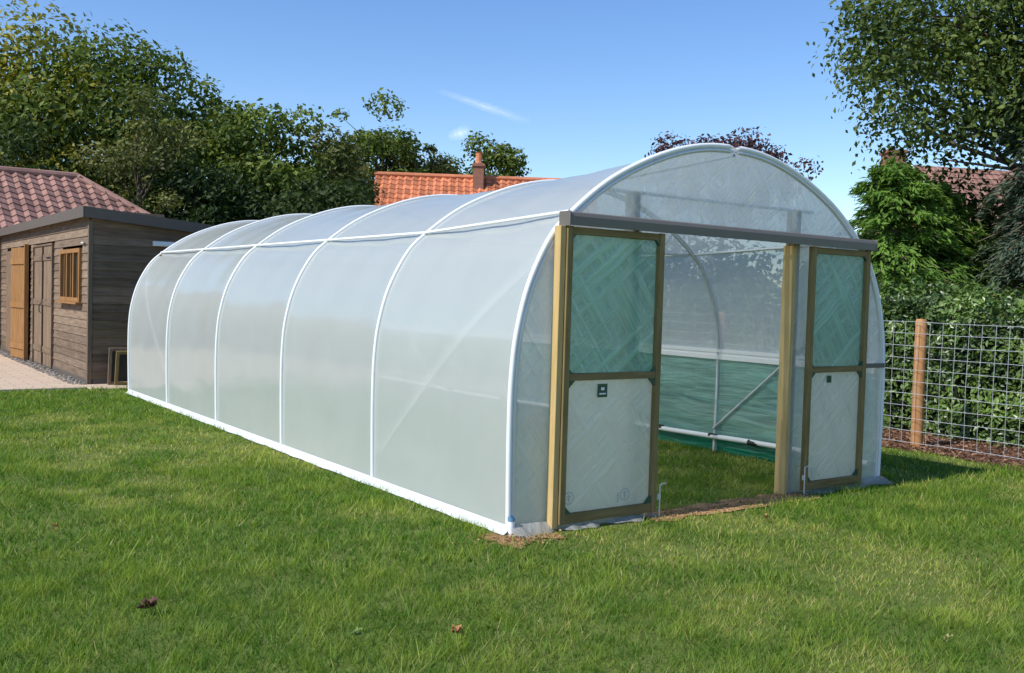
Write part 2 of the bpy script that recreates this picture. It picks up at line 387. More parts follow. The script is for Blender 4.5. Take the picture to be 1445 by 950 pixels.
def gridpatch(fn,nu,nv,name,mat,parent,col=None):
    Vt=np.array([fn(i/nu,j/nv) for i in range(nu+1) for j in range(nv+1)],float); k=nv+1
    F=np.array([(i*k+j,(i+1)*k+j,(i+1)*k+j+1,i*k+j+1) for i in range(nu) for j in range(nv)])
    return npmesh(name,Vt,F,mat,parent,smooth=True)
gridpatch(lambda s,q:(xr+.0+.015*sin(s*60+q*3)*sin(pi*q)+.02*sin(s*17)*sin(pi*q),.05+s*(LEN-.07),.15+q*.85),160,8,'vent_netting',M_net,PT)
gridpatch(lambda s,q:(xr+.012+.004*sin(s*80),.02+s*(LEN-.04),-.01+q*.19),120,2,'base_netting_strip',M_netdark,PT)
rr=np.random.default_rng(5); ks=260; out=.045+.03*np.convolve(rr.random(ks+20),np.ones(6)/6,'same')[:ks+1]*1.8
def skirt(s,q):
    i=int(round(s*ks)); b=s*LEN-.03; wv=.009*sin(b*7)+.007*sin(b*17+1)
    return (-.0-out[i]*q,b,.05*(1-q)**1.5+.012+abs(wv)*math.sin(pi*q)*.9)
gridpatch(skirt,ks,5,'film_skirt',M_skirt,PT)
def fflap(s,q):
    a=-.02+s*1.28; return (a,-.02-(.11+.03*sin(a*14)+.02*sin(a*31))*q,.06*(1-q)**1.4+.012+.010*abs(sin(a*19+q*3))*sin(pi*q))
gridpatch(fflap,60,6,'film_front_flap',M_flap,PT)
def fflap2(s,q):
    a=3.0+s*1.18; return (a,-.02-(.11+.03*sin(a*14))*q,.05*(1-q)**1.4+.012+.010*abs(sin(a*19+q*3))*sin(pi*q))
gridpatch(fflap2,50,5,'film_front_flap_2',M_flap,PT)
def endwall(b,name,op0,op1,oz):
    xs=np.unique(np.concatenate([np.linspace(.0,WID,84),[op0,op1]]))
    Vt=[];F=[]
    upp=[p for p in prof if p[1]>=1.0]
    ux=np.array([p[0]+CX for p in upp]); uz=np.array([zs(p[1],b) for p in upp])
    def top(x): return float(np.interp(x,ux,uz))-.012 if ux[0]<=x<=ux[-1] else 1.0
    K=14
    for i in range(len(xs)-1):
        x0,x1=xs[i],xs[i+1]
        zb=oz if (x0>=op0-1e-6 and x1<=op1+1e-6) else 0
        base=len(Vt)
        for x in (x0,x1):
            for j in range(K+1):
                q=j/K; z=zb+(top(x)-zb)*q
                rip=.008*sin(x*23+z*4)*sin(pi*q)
                Vt.append((x,b+rip,z))
        F+= [(base+j,base+K+1+j,base+K+2+j,base+j+1) for j in range(K)]
    npmesh(name,np.array(Vt),np.array(F),M_filmend,PT,smooth=True)
endwall(.0,'front_end_film',1.13,2.86,2.16)
endwall(LEN,'back_end_film',2.0,2.01,1.0)
ac=Acc()
ac.box(1.04,1.12,.02,.10,0,2.40); ac.box(2.86,2.94,.012,.10,0,2.40)
ac.box(3.86,3.90,.02,.06,0.,2.0)
ac.box(1.04,1.12,LEN-.1,LEN-.02,0,2.34); ac.box(2.86,2.94,LEN-.1,LEN-.02,0,2.34)
ac.obj('timber_posts',M_timber,PT,bevel=.004)
ac=Acc(); ac.box(2.815,2.858,-.02,.085,0,2.10); ac.box(.302,.348,-.088,-.015,.02,2.10); ac.obj('sunlit_timber_posts',M_timberlit,PT,bevel=.003)  # pale timber strips, coloured as the sunlit left sides of stile and post
ac=Acc(); ac.box(1.122,2.812,.02,.07,2.155,2.20); ac.box(.4,3.7,LEN-.1,LEN-.04,2.0,2.1)
ac.obj('timber_header',M_timberx,PT,bevel=.003)
sec=[(-.135,2.105),(-.138,2.165),(-.125,2.19),(-.09,2.20),(-.02,2.20),(-.02,2.185),(-.11,2.175),(-.12,2.105)]
Vt=[(x,y,z) for x in (.345,3.795) for (y,z) in sec]; k=len(sec)
F=[(j,(j+1)%k,k+(j+1)%k,k+j) for j in range(k)]
npmesh('door_rail_cover',np.array(Vt),np.array(F),M_rail,PT)
ac=Acc(); ac.box(.338,.345,-.14,-.018,2.10,2.20); ac.box(3.795,3.802,-.14,-.018,2.10,2.20); ac.box(.36,3.78,-.095,-.06,2.125,2.15); ac.obj('door_rail_ends',M_rail,PT)
def door(x0,x1,nm):
    b0,b1=-.105,-.06; st=.050; z0,z1=.045,2.10
    ac=Acc(); ac.box(x0,x0+st,b0,b1,z0,z1); ac.box(x1-st,x1,b0,b1,z0,z1); ac.obj(nm+'_stiles',M_timber,PT,bevel=.004)
    ac=Acc()
    for za,zb in ((z0+.003,z0+.070),(1.04,1.09),(z1-.053,z1-.003)): ac.box(x0+st+.001,x1-st-.001,b0+.004,b1-.004,za,zb)
    ac.obj(nm+'_rails',M_timberx,PT,bevel=.004)
    def pl(za,zb,bb,mat,n2,ph):
        gridpatch(lambda s,q:(x0+st*.6+s*(x1-x0-1.2*st),bb+.006*sin((s*7+q*5)*2+ph)*sin(pi*s)*sin(pi*q),za+q*(zb-za)),20,20,n2,mat,PT)
    pl(z0+.05,1.06,-.068,M_filmdoor,nm+'_lower_film',1.)
    pl(1.08,z1-.03,-.068,M_netdoor,nm+'_upper_netting',2.)
    ac=Acc()
    gz=[(z0+.070,1),(1.04,-1)]
    for z,s_ in gz+[(z1-.053,-1),(1.09,1)]:
        for x,sx in ((x0+st,1),(x1-st,-1)):
            Lg=.055 if z in(z0+.070,1.04) else .035
            v=[(x,b0+.006,z),(x+sx*Lg,b0+.006,z),(x,b0+.006,z+s_*Lg),(x,b0+.03,z),(x+sx*Lg,b0+.03,z),(x,b0+.03,z+s_*Lg)]
            ac.add(v,[(0,1,2,2),(3,5,4,4),(0,3,4,1),(1,4,5,2),(2,5,3,0)])
    ac.obj(nm+'_gussets',M_label,PT)
door(.352,1.262,'left_door'); door(2.965,3.765,'right_door')
ac=Acc(); ac.box(.68,.77,-.080,-.077,.915,1.01); ac.box(3.25,3.31,-.080,-.077,.95,1.01); ac.obj('maker_labels',M_label,PT)
ac=Acc()
ac.box(.71,.74,-.0825,-.0805,.965,.985); ac.box(.695,.755,-.0825,-.0805,.935,.945); ac.obj('label_print',M_white,PT)
def ring(ac,x,z,R,b=-.0785):
    n=20; v=[]
    for j in range(n):
        an=2*pi*j/n; v+= [(x+cos(an)*R,b,z+sin(an)*R),(x+cos(an)*R*.86,b,z+sin(an)*R*.86)]
    ac.add(v,[(2*j,(2*j+2)%(2*n),(2*j+3)%(2*n),2*j+1) for j in range(n)])
ac=Acc()
for x,z in ((.45,.22),(.97,.20),(3.1,.18)):
    ring(ac,x,z,.045)
    ac.box(x-.018,x+.018,-.0792,-.0785,z+.008,z+.014); ac.box(x-.012,x+.012,-.0792,-.0785,z-.012,z-.006); ac.box(x-.003,x+.003,-.0792,-.0785,z-.03,z+.03)
for i in range(5): ac.box(.895,.915,-.0792,-.0785,.15+i*.014,.158+i*.014)
ac.obj('recycling_marks',M_print,PT)
ac=Acc()
for x in (1.280,2.950): ac.tube([(x,-.12,-.02),(x,-.12,.25)],.005,8); ac.tube([(x,-.12,.24),(x+.015,-.12,.255),(x+.06,-.12,.255)],.0045,6); ac.box(x-.015,x+.015,-.116,-.105,.14,.18)
ac.obj('drop_bolts',M_steel,PT,smooth=False)
ac=Acc(); ac.tube([(-.0,-.03,0),(-.0,-.03,.10)],.025,10); ac.obj('corner_wrap',M_tape,PT,smooth=True)
ac=Acc(); ac.tube([(0.,-.03,.10),(0.,-.03,.13)],.026,10); ac.obj('corner_tape_mark',m_plain('blue_tape',(.12,.27,.42),.5),PT,smooth=True)
ac=Acc(); ac.box(3.79,4.15,-.03,-.012,1.06,1.10); ac.obj('end_clip_rail',M_rail,PT)

# ------------------------------------------------------------------ shed
SH=empty('timber_shed',W(-.28,11.31)+(0,),TH)
SL=9.6; SD=5.0
def rz(x): return 2.78-.083*x
def boards_side():
    ac=Acc(); z=.10; hb=.135
    while z<2.72:
        xe=min(SD,(2.76-z)/.083)
        segs=[0,random.uniform(1.5,3.5),SD]
        for i in range(2):
            c=random.uniform(.7,1.2)
            x0,x1=segs[i]+.002,min(segs[i+1]-.002,xe)
            if x1<=x0: continue
            zt=z+hb+.010
            v=[(x0,-.020,z),(x1,-.020,z),(x1,-.004,zt),(x0,-.004,zt),(x0,.0,z),(x1,.0,z),(x1,.004,zt),(x0,.004,zt)]
            ac.add(v,[(0,1,2,3),(4,7,6,5),(0,4,5,1),(3,2,6,7),(0,3,7,4),(1,5,6,2)],(c,c*random.uniform(.92,1),c*random.uniform(.85,.98)))
        z+=hb
    ac.obj('side_boards',M_shedwoodx,SH)
boards_side()
opens=[(.53,2.14,1.32,2.21),(2.87,4.83,.03,2.36),(5.35,6.6,.03,2.36),(7.3,8.4,.03,2.36)]
def boards_front():
    ac=Acc(); z=.10; hb=.135
    while z<2.7:
        iv=[(0.06,SL)]
        for (a,b,za,zb) in opens:
            if z+hb>za and z<zb:
                iv=[q for (p,r_) in iv for q in ((p,min(r_,a)),(max(p,b),r_)) if q[1]>q[0]+.01]
        for (p,r_) in iv:
            c=random.uniform(.75,1.2); zt=z+hb+.010
            v=[(-.020,p,z),(-.020,r_,z),(-.004,r_,zt),(-.004,p,zt),(0,p,z),(0,r_,z),(.004,r_,zt),(.004,p,zt)]
            ac.add(v,[(0,3,2,1),(4,5,6,7),(0,1,5,4),(3,7,6,2),(0,4,7,3),(1,2,6,5)],(c,c*.97,c*.93))
        z+=hb
    ac.obj('facade_boards',M_shedwood,SH)
boards_front()
ac=Acc()
ac.box(.01,SD,.008,.1,0,2.36); ac.box(.01,.1,.1,.5,0,2.68); ac.box(.01,.1,2.2,2.85,0,2.68); ac.box(.01,.1,4.85,5.33,0,2.68); ac.box(.01,.1,6.62,7.28,0,2.68); ac.box(.01,.1,8.42,SL,0,2.68); ac.box(.01,.1,.5,2.2,0,1.3); ac.box(.011,.099,.5,SL,2.4,2.67)
ac.box(SD-.1,SD,.1,SL,0,2.33); ac.box(0,SD,SL,SL+.1,0,2.33)
ac.obj('wall_core',M_shedv,SH)
ac=Acc(); ac.box(-.035,.03,-.035,.03,.0,2.64,(.8,.8,.78)); ac.obj('corner_post',M_shedv,SH,bevel=.004)
ac=Acc(); ac.box(-.028,-.004,.05,SL,0,.10); ac.box(.05,SD,-.028,-.004,0,.10); ac.obj('plinth',M_fascia,SH)
Vt=[]
for x in (-.12,SD+.1):
    for y in (-.12,SL+.2):
        for dz in (0,.06): Vt.append((x,y,rz(x)-.01+dz))
F=[(0,1,3,2),(4,6,7,5),(0,4,5,1),(2,3,7,6),(0,2,6,4),(1,5,7,3)]
npmesh('roof_deck',np.array(Vt),np.array(F),M_felt,SH)
ac=Acc(); ac.box(-.145,-.123,-.145,SL+.2,2.675,2.85)
ac.obj('fascia_front',M_fascia,SH,bevel=.003)
Vt=[(x,y,rz(x)+z) for x in (-.121,SD+.1) for y in (-.145,-.123) for z in (-.11,.06)]
npmesh('fascia_side',np.array(Vt),np.array([(0,1,3,2),(4,6,7,5),(0,4,5,1),(2,3,7,6),(0,2,6,4),(1,5,7,3)]),M_fascia,SH)
ac=Acc()
for (a,b) in ((2.87,3.84),(3.86,4.83)):
    y=a+.05
    while y<b-.1:
        c=random.uniform(.85,1.25); ac.box(-.035,-.008,y,min(y+.118,b-.04),.06,2.32,(c,c*.95,c*.88)); y+=.122
ac.obj('boarded_door',M_shedv,SH)
ac=Acc()
for z in (.3,1.2,2.05):
    for a in (2.93,3.92): ac.box(-.052,-.036,a,a+.84,z,z+.11,(.9,.85,.8))
for a in (2.87,3.842,4.80): ac.box(-.055,-.002,a,a+.03,.03,2.36,(.8,.75,.7))
ac.box(-.055,-.002,2.9,4.8,2.325,2.36,(.8,.75,.7))
ac.obj('door_ledges',M_shedwood,SH)
ac=Acc(); ac.tube([(-.06,3.9,1.05),(-.09,3.9,1.08),(-.09,3.9,1.2),(-.06,3.9,1.23)],.01,6); ac.box(-.06,-.053,3.0,3.4,2.08,2.11); ac.obj('door_ironmongery',M_dark,SH)
ac=Acc(); a,b,za,zb=opens[0]
ac.box(-.06,.02,a,a+.07,za,zb); ac.box(-.06,.02,b-.07,b,za,zb); ac.box(-.058,.02,a+.07,b-.07,zb-.07,zb); ac.box(-.058,.02,a+.07,b-.07,za,za+.07)
for k in (1,2): y=a+(b-a)*k/3; ac.box(-.05,.015,y-.03,y+.03,za+.07,zb-.07)
for k in range(3):
    y=a+(b-a)*(k+.5)/3; ac.box(-.035,.012,y-.012,y+.012,za+.07,zb-.07)
ac.box(-.12,-.0,a-.05,b+.05,za-.035,za-.002)
ac.obj('window_frame',M_orange,SH,bevel=.003)
ac=Acc(); ac.box(.0,.006,a+.06,b-.06,za+.06,zb-.06); ac.obj('window_glass',M_glass,SH)
ac=Acc()
Mx=(np.array([[cos(.1),-sin(.1),0],[sin(.1),cos(.1),0],[0,0,1]]),np.array([-.06,5.35,0]))
y=0
while y<1.0: ac.box(-.05,-.01,y,y+.115,.06,2.34,(1,1,1),Mx); y+=.12
for z in (.25,1.1,2.0): ac.box(-.075,-.052,.02,1.05,z,z+.12,(1,1,1),Mx)
ac.box(-.08,-.0,-.05,-.005,.03,2.4,(1,1,1),Mx)
ac.obj('open_pine_door',M_orange,SH)
ac=Acc(); ac.box(.2,.25,6.3,8.5,0,2.4); ac.box(.1,.2,5.3,6.7,0,.05); ac.obj('doorway_shade_panels',M_dark,SH)  # black panels painted in for the shade inside the open doorway
ac=Acc()
y=7.3
while y<8.3: ac.box(-.035,-.006,y,y+.118,.06,2.32,(1,.95,.9)); y+=.122
ac.obj('boarded_door_2',M_shedv,SH)
ac=Acc(); ac.box(.95,1.29,-.10,-.03,2.28,2.36); ac.obj('wall_light',M_white,SH,bevel=.01)
ac=Acc(); ac.box(-.06,-.03,.25,.42,2.28,2.3); ac.obj('bracket',M_white,SH)
fr=empty('wooden_frame',W(-.05,11.2)+(.02,),TH)
def frame(x0,x1,z1,lean,yo,mat,nm):
    ac=Acc(); M_=(np.array([[1,0,0],[0,cos(lean),sin(lean)],[0,-sin(lean),cos(lean)]]),np.array([0,yo,0])); t_=.05
    ac.box(x0,x0+t_,0,.03,0,z1,(1,1,1),M_); ac.box(x1-t_,x1,0,.03,0,z1,(1,1,1),M_); ac.box(x0+t_,x1-t_,.001,.029,0,t_,(1,1,1),M_); ac.box(x0+t_,x1-t_,.001,.029,z1-t_,z1,(1,1,1),M_)
    ac.obj(nm,mat,fr,bevel=.004)
frame(.0,.40,.60,-.12,-.14,M_shedv,'frame_outer'); frame(.08,.55,.56,-.18,-.24,M_timber,'frame_inner')
ac=Acc(); ac.box(.06,.36,-.09,-.085,.05,.55); ac.obj('frame_panel',M_dark,fr)

# ------------------------------------------------------------------ roofs/houses
def tiled(name,p0,p1,down,drop,mat,parent,per=.3,row=.33,amp=.03,clipfn=None):
    p0=np.array(p0,float);p1=np.array(p1,float);d=np.array([down[0],down[1],-drop],float)
    L=np.linalg.norm(p1-p0);D=np.linalg.norm(d);e=(p1-p0)/L;dd=d/D;nn=np.cross(e,dd); nn=nn if nn[2]>0 else -nn
    nu=int(L/per*6); rows=int(D/row); rg=np.random.default_rng(3)
    vs=[];cs=[];vv=[]
    for q in range(rows):
        vv+= [(q*row,0.0,q),((q+1)*row-.002,.028,q)]
    nv=len(vv)
    tone=.75+.5*rg.random((int(L/per)+2,rows))
    for i in range(nu+1):
        s=i*L/nu; ph=s/per*2*pi
        for (q,off,ri) in vv:
            p=p0+e*s+dd*q+nn*(off+amp*sin(ph)+amp*.4*sin(2*ph)); vs.append(p); c=tone[int(s/per),ri]; cs.append((c,c*.97,c*.95))
    F=[(i*nv+j,(i+1)*nv+j,(i+1)*nv+j+1,i*nv+j+1) for i in range(nu) for j in range(nv-1)]
    Vt=np.array(vs);F=np.array(F)
    if clipfn is not None:
        cen=Vt[F].mean(1); F=F[np.array([clipfn(c) for c in cen])]
    return npmesh(name,Vt,F,mat,parent,col=np.array(cs),smooth=False)
h1=empty('orange_roof_house',(0,0,0),0)
zr=6.45
tiled('roof_front',(-5.75,40,zr),(3.2,40.6,zr),(.25,-4.2),3.5,M_tileO,h1)
tiled('roof_back',(-5.75,40,zr),(3.2,40.6,zr),(-.25,4.2),3.5,M_tileO,h1)
ac=Acc(); ac.tube([(-5.8,40,zr+.03),(3.25,40.6,zr+.03)],.11,8); ac.obj('ridge_tiles',M_tileO,h1)
ac=Acc(); ac.box(-5.5,2.9,36.8,43.6,0,3.05)
ac.add([(-5.5,36.8,3.05),(-5.5,43.6,3.05),(-5.5,40,6.3),(-5.45,36.8,3.05),(-5.45,43.6,3.05),(-5.45,40,6.3)],[(0,1,2,2),(3,5,4,4)])
ac.add([(2.9,36.8,3.05),(2.9,43.6,3.05),(2.9,40.5,6.3),(2.85,36.8,3.05),(2.85,43.6,3.05),(2.85,40.5,6.3)],[(0,1,2,2),(3,5,4,4)])
ac.obj('brick_walls',M_brick,h1)
ac=Acc(); ac.box(-4.4,-3.2,36.76,36.79,1,2.2); ac.box(-.6,.9,36.76,36.79,.9,2.2); ac.obj('windows',M_glass,h1)
def chimney(x,y,z0,z1,w_,parent,pot=True):
    ac=Acc(); ac.box(x-w_/2,x+w_/2,y-w_/2,y+w_/2,z0,z1-.12); ac.box(x-w_/2-.05,x+w_/2+.05,y-w_/2-.05,y+w_/2+.05,z1-.12,z1-.04); ac.box(x-w_/2-.02,x+w_/2+.02,y-w_/2-.02,y+w_/2+.02,z1-.04,z1)
    ac.obj('chimney_stack',M_brick,parent)
    if pot:
        ac=Acc(); ac.tube([(x,y,z1),(x,y,z1+.12),(x,y,z1+.42),(x,y,z1+.46)],[.16,.13,.12,.15],10); ac.obj('chimney_pot',M_tileO,parent)
chimney(-1.55,39.9,5.7,7.0,.42,h1)
h2=empty('brick_house',(0,0,0),0)
tiled('roof_front',(13.2,33,6.45),(21,34.5,6.45),(.75,-4),3.4,M_tileB,h2,per=.25,amp=.012)
tiled('roof_back',(13.2,33,6.45),(21,34.5,6.45),(-.75,4),3.4,M_tileB,h2,per=.25,amp=.012)
ac=Acc(); Q=(np.array([[cos(.19),-sin(.19),0],[sin(.19),cos(.19),0],[0,0,1]]),np.array([13.2,33,0]))
ac.box(.2,7.6,-3.7,3.7,0,3.1,(1,1,1),Q)
def rot(p): return tuple(Q[0]@np.array(p)+Q[1])
ac.add([rot((.2,-3.7,3.1)),rot((.2,3.7,3.1)),rot((.2,0,6.3))],[(0,1,2,2)]); ac.add([rot((7.6,-3.7,3.1)),rot((7.6,3.7,3.1)),rot((7.6,0,6.3))],[(0,1,2,2)])
ac.obj('brick_walls',M_brick,h2)
ac=Acc(); ac.box(1.2,2.4,-3.74,-3.705,1,2.3,(1,1,1),Q); ac.box(4.2,5.8,-3.74,-3.705,1,2.3,(1,1,1),Q); ac.obj('windows',M_glass,h2)
ac=Acc()
for sgn in (-1,1):
    a0=np.array(rot((-.05,0,6.5)));a1=np.array(rot((-.05,sgn*4.05,3.1))); ac.tube([a0,a1],.09,4)
ac.obj('barge_boards',M_white,h2)
chimney(12.65,33,3,6.9,.62,h2,False)
h3=empty('tiled_barn',(OX,OY,0),TH)
zr3=4.57
tiled('roof_front',(-14,23.8,zr3),(4.2,23.8,zr3),(0,-3.3),1.9,M_tileR,h3,clipfn=lambda c:c[0]<2.0+(23.8-c[1])*.75)
tiled('roof_back',(-14,23.8,zr3),(4.2,23.8,zr3),(0,3.3),1.9,M_tileR,h3,clipfn=lambda c:c[0]<2.0+(c[1]-23.8)*.75)
tiled('roof_hip',(4.4-2.4,20.5,zr3),(4.4-2.4,27.1,zr3),(2.5,0),1.9,M_tileR,h3,clipfn=lambda c:abs(c[1]-23.8)<(c[0]-1.95)*1.33)
ac=Acc(); ac.tube([(-14,23.8,zr3+.03),(2.0,23.8,zr3+.03)],.1,8); ac.tube([(2,23.8,zr3+.03),(4.45,20.5,2.72)],.09,8); ac.obj('ridge_tiles',M_tileR,h3)
ac=Acc(); ac.box(-13.8,4.0,21.15,26.8,0,2.75); ac.obj('barn_walls',M_brick,h3)

# ------------------------------------------------------------------ vegetation
def leafmesh(name,C,Nn,size,col,mat,parent,asp=.55,dirs=None):
    n=len(C); Rv=RNG.normal(size=(n,3))
    Nn=Nn/(np.linalg.norm(Nn,axis=1)[:,None]+1e-9)
    T=(Rv if dirs is None else dirs+Rv*.25); T=T-(T*Nn).sum(1)[:,None]*Nn; T/=np.linalg.norm(T,axis=1)[:,None]+1e-9
    B=np.cross(Nn,T); s=(size*(.6+.8*RNG.random(n)))[:,None]
    P=np.stack([C-T*s*.5,C+B*s*asp*.5+Nn*s*.06,C+T*s*.5,C-B*s*asp*.5+Nn*s*.06],1).reshape(-1,3)
    npmesh(name,P,np.arange(4*n).reshape(-1,4),mat,parent,col=np.repeat(col,4,0))
def unit(n):
    d=RNG.normal(size=(n,3)); return d/np.linalg.norm(d,axis=1)[:,None]
G_mid=((.035,.065,.012),(.16,.21,.04)); G_dark=((.015,.032,.010),(.06,.09,.025)); G_yel=((.055,.085,.014),(.34,.31,.055)); G_olive=((.055,.075,.022),(.22,.23,.075)); G_pur=((.045,.02,.028),(.14,.07,.08)); G_blue=((.03,.055,.038),(.12,.16,.11)); G_ald=((.025,.05,.012),(.15,.20,.05))
def tree(name,x,y,h,rx,rz_,zc,n,leaf,pal,ncl=60,rcf=.28,tr=.22,shell=.5,lean=(0,0),ry=None,extra=None):
    ry=ry or rx
    e=empty(name,(x,y,0)); d=unit(ncl); rad=shell+(1-shell)*RNG.random(ncl)**.6; rad*=RNG.uniform(.80,1.16,ncl)
    C=d*rad[:,None]*np.array([rx,ry,rz_])+np.array([lean[0],lean[1],zc])
    rc=rcf*rx*RNG.uniform(.5,1.4,ncl)
    if extra is not None:
        C=np.concatenate([C,np.array(extra)[:,:3]]); rc=np.concatenate([rc,np.array(extra)[:,3]]); ncl=len(C)
    C[:,2]=np.maximum(C[:,2],.4)
    cnt=np.maximum(20,(n*rc**2/np.sum(rc**2)).astype(int))
    P=[];N=[];K=[]
    p0,p1=np.array(pal[0]),np.array(pal[1])
    for i in range(ncl):
        k=cnt[i]; dd=unit(k); rr_=rc[i]*(.45+.55*RNG.random(k)**.5)*(1+.25*RNG.normal(size=k)*.7)
        pp=C[i]+dd*rr_[:,None]*np.array([1.15,1.15,.8]); P.append(pp)
        N.append(dd*.7+np.array([0,0,.45])+RNG.normal(size=(k,3))*.55)
        tt=np.clip(RNG.uniform(-.05,1)*.75+RNG.random(k)*.4+dd[:,2]*.15,0,1)[:,None]; K.append((p0*(1-tt)+p1*tt)*(.8+.4*RNG.random(k))[:,None])
    P=np.concatenate(P);N=np.concatenate(N);K=np.concatenate(K); ok=P[:,2]>.05
    leafmesh('foliage',P[ok],N[ok],leaf,K[ok],M_leaf,e)
    ac=Acc(); top=zc+.35*rz_; m=8
    tp=[(lean[0]*(j/m)**1.5+.12*sin(j*1.3)*tr*3,lean[1]*(j/m)**1.5+.1*cos(j*1.7)*tr*3,top*j/m) for j in range(m+1)]
    ac.tube(tp,[tr*(1.25 if j==0 else 1)*(1-.75*j/m) for j in range(m+1)],8)
    for i in range(ncl):
        if RNG.random()<.75 or (extra is not None and i>=ncl-len(extra)):
            q=np.clip((C[i,2]-.45*rz_)/top,.25,.95); j=q*m; j0=int(j); a0=np.array(tp[j0])*(1-(j-j0))+np.array(tp[min(m,j0+1)])*(j-j0)
            mid=(a0+C[i])/2+RNG.normal(size=3)*.12*rx*.5+np.array([0,0,.06*rz_]); ra=tr*.32*(1-.5*q)
            ac.tube([a0,(a0+mid)/2+RNG.normal(size=3)*.03,mid,(mid+C[i])/2,C[i]],[ra,ra*.85,ra*.6,ra*.4,ra*.15],5)
    ac.obj('trunk_and_limbs',M_bark,e,smooth=True)
    return e
def conifer(name,x,y,h,rb,n,pal,leaf=.14,z0=.3,nf=160,tr=.15,asp=.25,droop=.35,pw=.65):
    e=empty(name,(x,y,0)); P=[];N=[];K=[];D=[]; p0,p1=np.array(pal[0]),np.array(pal[1]); per=n//nf
    ac=Acc(); ac.tube([(0,0,0),(0.05,0,h*.5),(0,0,h*.97)],[tr,tr*.6,tr*.12],8)
    for i in range(nf):
        q=RNG.random()**.85; z=z0+(h-z0)*q; az_=RNG.random()*2*pi; L=rb*(1-q)**pw*RNG.uniform(.6,1.2)+.15
        d=np.array([cos(az_),sin(az_),0]); s=RNG.random(per)**.6
        pth=d*L*s[:,None]; pth[:,2]+=z+L*(.45*s-droop*2.0*s*s*.7)
        lat=np.cross(d,[0,0,1]); sp=(.26*L*(1-.5*s)*RNG.normal(size=per)*.8)
        pth+=lat*sp[:,None]; pth[:,2]+=-np.abs(sp)*.3+RNG.normal(size=per)*.05
        P.append(pth); tg=d*.9+lat*np.sign(sp)[:,None]*.5+np.array([0,0,1])*(.3-droop*2*s)[:,None]
        D.append(tg); N.append(np.array([0,0,1.])+d*.4+RNG.normal(size=(per,3))*.45)
        tt=np.clip(RNG.uniform(-.1,.5)+s*.5+RNG.random(per)*.2,0,1)[:,None]; K.append(p0*(1-tt)+p1*tt)
        ac.tube([(0,0,z),tuple(d*L*.5+np.array([0,0,z+L*.1])),tuple(d*L*.9+np.array([0,0,z-L*.1]))],[.025,.015,.005],4)
    P=np.concatenate(P); ok=P[:,2]>.03
    leafmesh('foliage',P[ok],np.concatenate(N)[ok],leaf,np.concatenate(K)[ok],M_leaf,e,asp,np.concatenate(D)[ok])
    ac.obj('trunk_and_limbs',M_bark,e,smooth=True)
tree('sycamore_tree',-18.2,34,10.4,4.3,4.2,6.0,19000,.24,G_yel,100)
tree('oak_tree',-13.9,34,10.8,3.5,4.2,5.9,18000,.22,G_mid,95)
tree('oak_tree',-11.0,35,9.0,2.8,3.6,5.0,12000,.22,G_mid,70)
tree('silver_birch_tree',-11.2,29,7.2,1.9,2.7,4.1,10000,.14,G_olive,55,.25)
tree('ash_tree',-8.6,33.5,8.3,2.0,3.2,4.9,10000,.20,G_mid,55)
tree('ash_tree',-6.8,35,8.2,1.7,2.7,4.4,8000,.19,G_olive,45)
tree('lime_tree',-6.7,47,10.4,2.5,3.9,6.6,11000,.24,G_mid,60)
tree('lime_tree',-4.2,48,9.8,1.7,3.0,6.4,7000,.24,G_olive,45)
tree('field_maple_tree',-1.3,50,9.4,2.1,2.7,6.9,7500,.22,G_mid,45)
tree('elder_tree',-15.2,28.6,6,2.6,2.4,3.3,10000,.18,G_dark,50)
tree('elder_tree',-9.0,29.5,5.5,2.4,2.2,3.0,8000,.18,G_dark,45)
tree('elder_tree',-6.2,30.5,5.6,2.2,2.2,3.1,8000,.18,G_dark,45)
tree('copper_beech_tree',8.9,42,9.6,3.5,1.8,7.0,7500,.20,G_pur,80,.17,.2,.35)
ex=[(-2.3,-1.2,5.35,.75),(-1.6,-1.4,5.0,.7),(-1.2,-1.2,5.5,.8),(-3.0,-.8,5.9,.6),(-.7,-1,5.0,.8),(-3.5,-.6,6.5,.6),(-1.9,-1.0,5.9,.8),(-.4,-1.4,5.8,.9),(-2.7,-.4,6.6,.9),(-1.5,-2.,6.7,.9),
 (-3.5,-1.2,5.0,.42),(-3.1,-1.2,4.6,.42),(-2.6,-1.2,4.5,.45),(-2.2,-1.2,5.0,.6),(-3.85,-1.2,5.45,.5),(-3.0,-1.2,5.45,.8),(-3.7,-1.2,6.05,.8),(-1.7,-1.2,4.7,.6),(-1.4,-1.2,5.4,.9),(-1.1,-1.4,4.7,.6),(-3.6,-.6,6.8,.7)]
tree('alder_tree',9.7,17.2,9.5,3.9,3.1,7.2,60000,.115,G_ald,125,.19,.24,.3,extra=ex)
conifer('cypress_tree',6.3,16.3,3.95,1.6,20000,((.04,.10,.018),(.17,.29,.05)),.15,.3,170,pw=.5)
conifer('cypress_tree',7.3,17.0,3.7,1.5,15000,((.035,.08,.018),(.15,.25,.045)),.15,.3,140,pw=.5)
conifer('blue_cypress_tree',8.45,15.5,6.2,1.05,22000,G_blue,.13,.9,190,droop=.6,pw=.45)
tree('holly_tree',9.2,17.6,4,2.1,1.9,2.1,18000,.13,G_dark,70)
tree('holly_tree',7.4,18.8,3.8,1.6,1.6,2.0,12000,.13,G_dark,50)
tree('holly_tree',12.0,18.5,6,2.6,2.8,3.0,14000,.14,G_dark,70)
tree('holly_tree',4.0,24,3.4,2.2,1.5,1.8,8000,.14,G_dark,45)
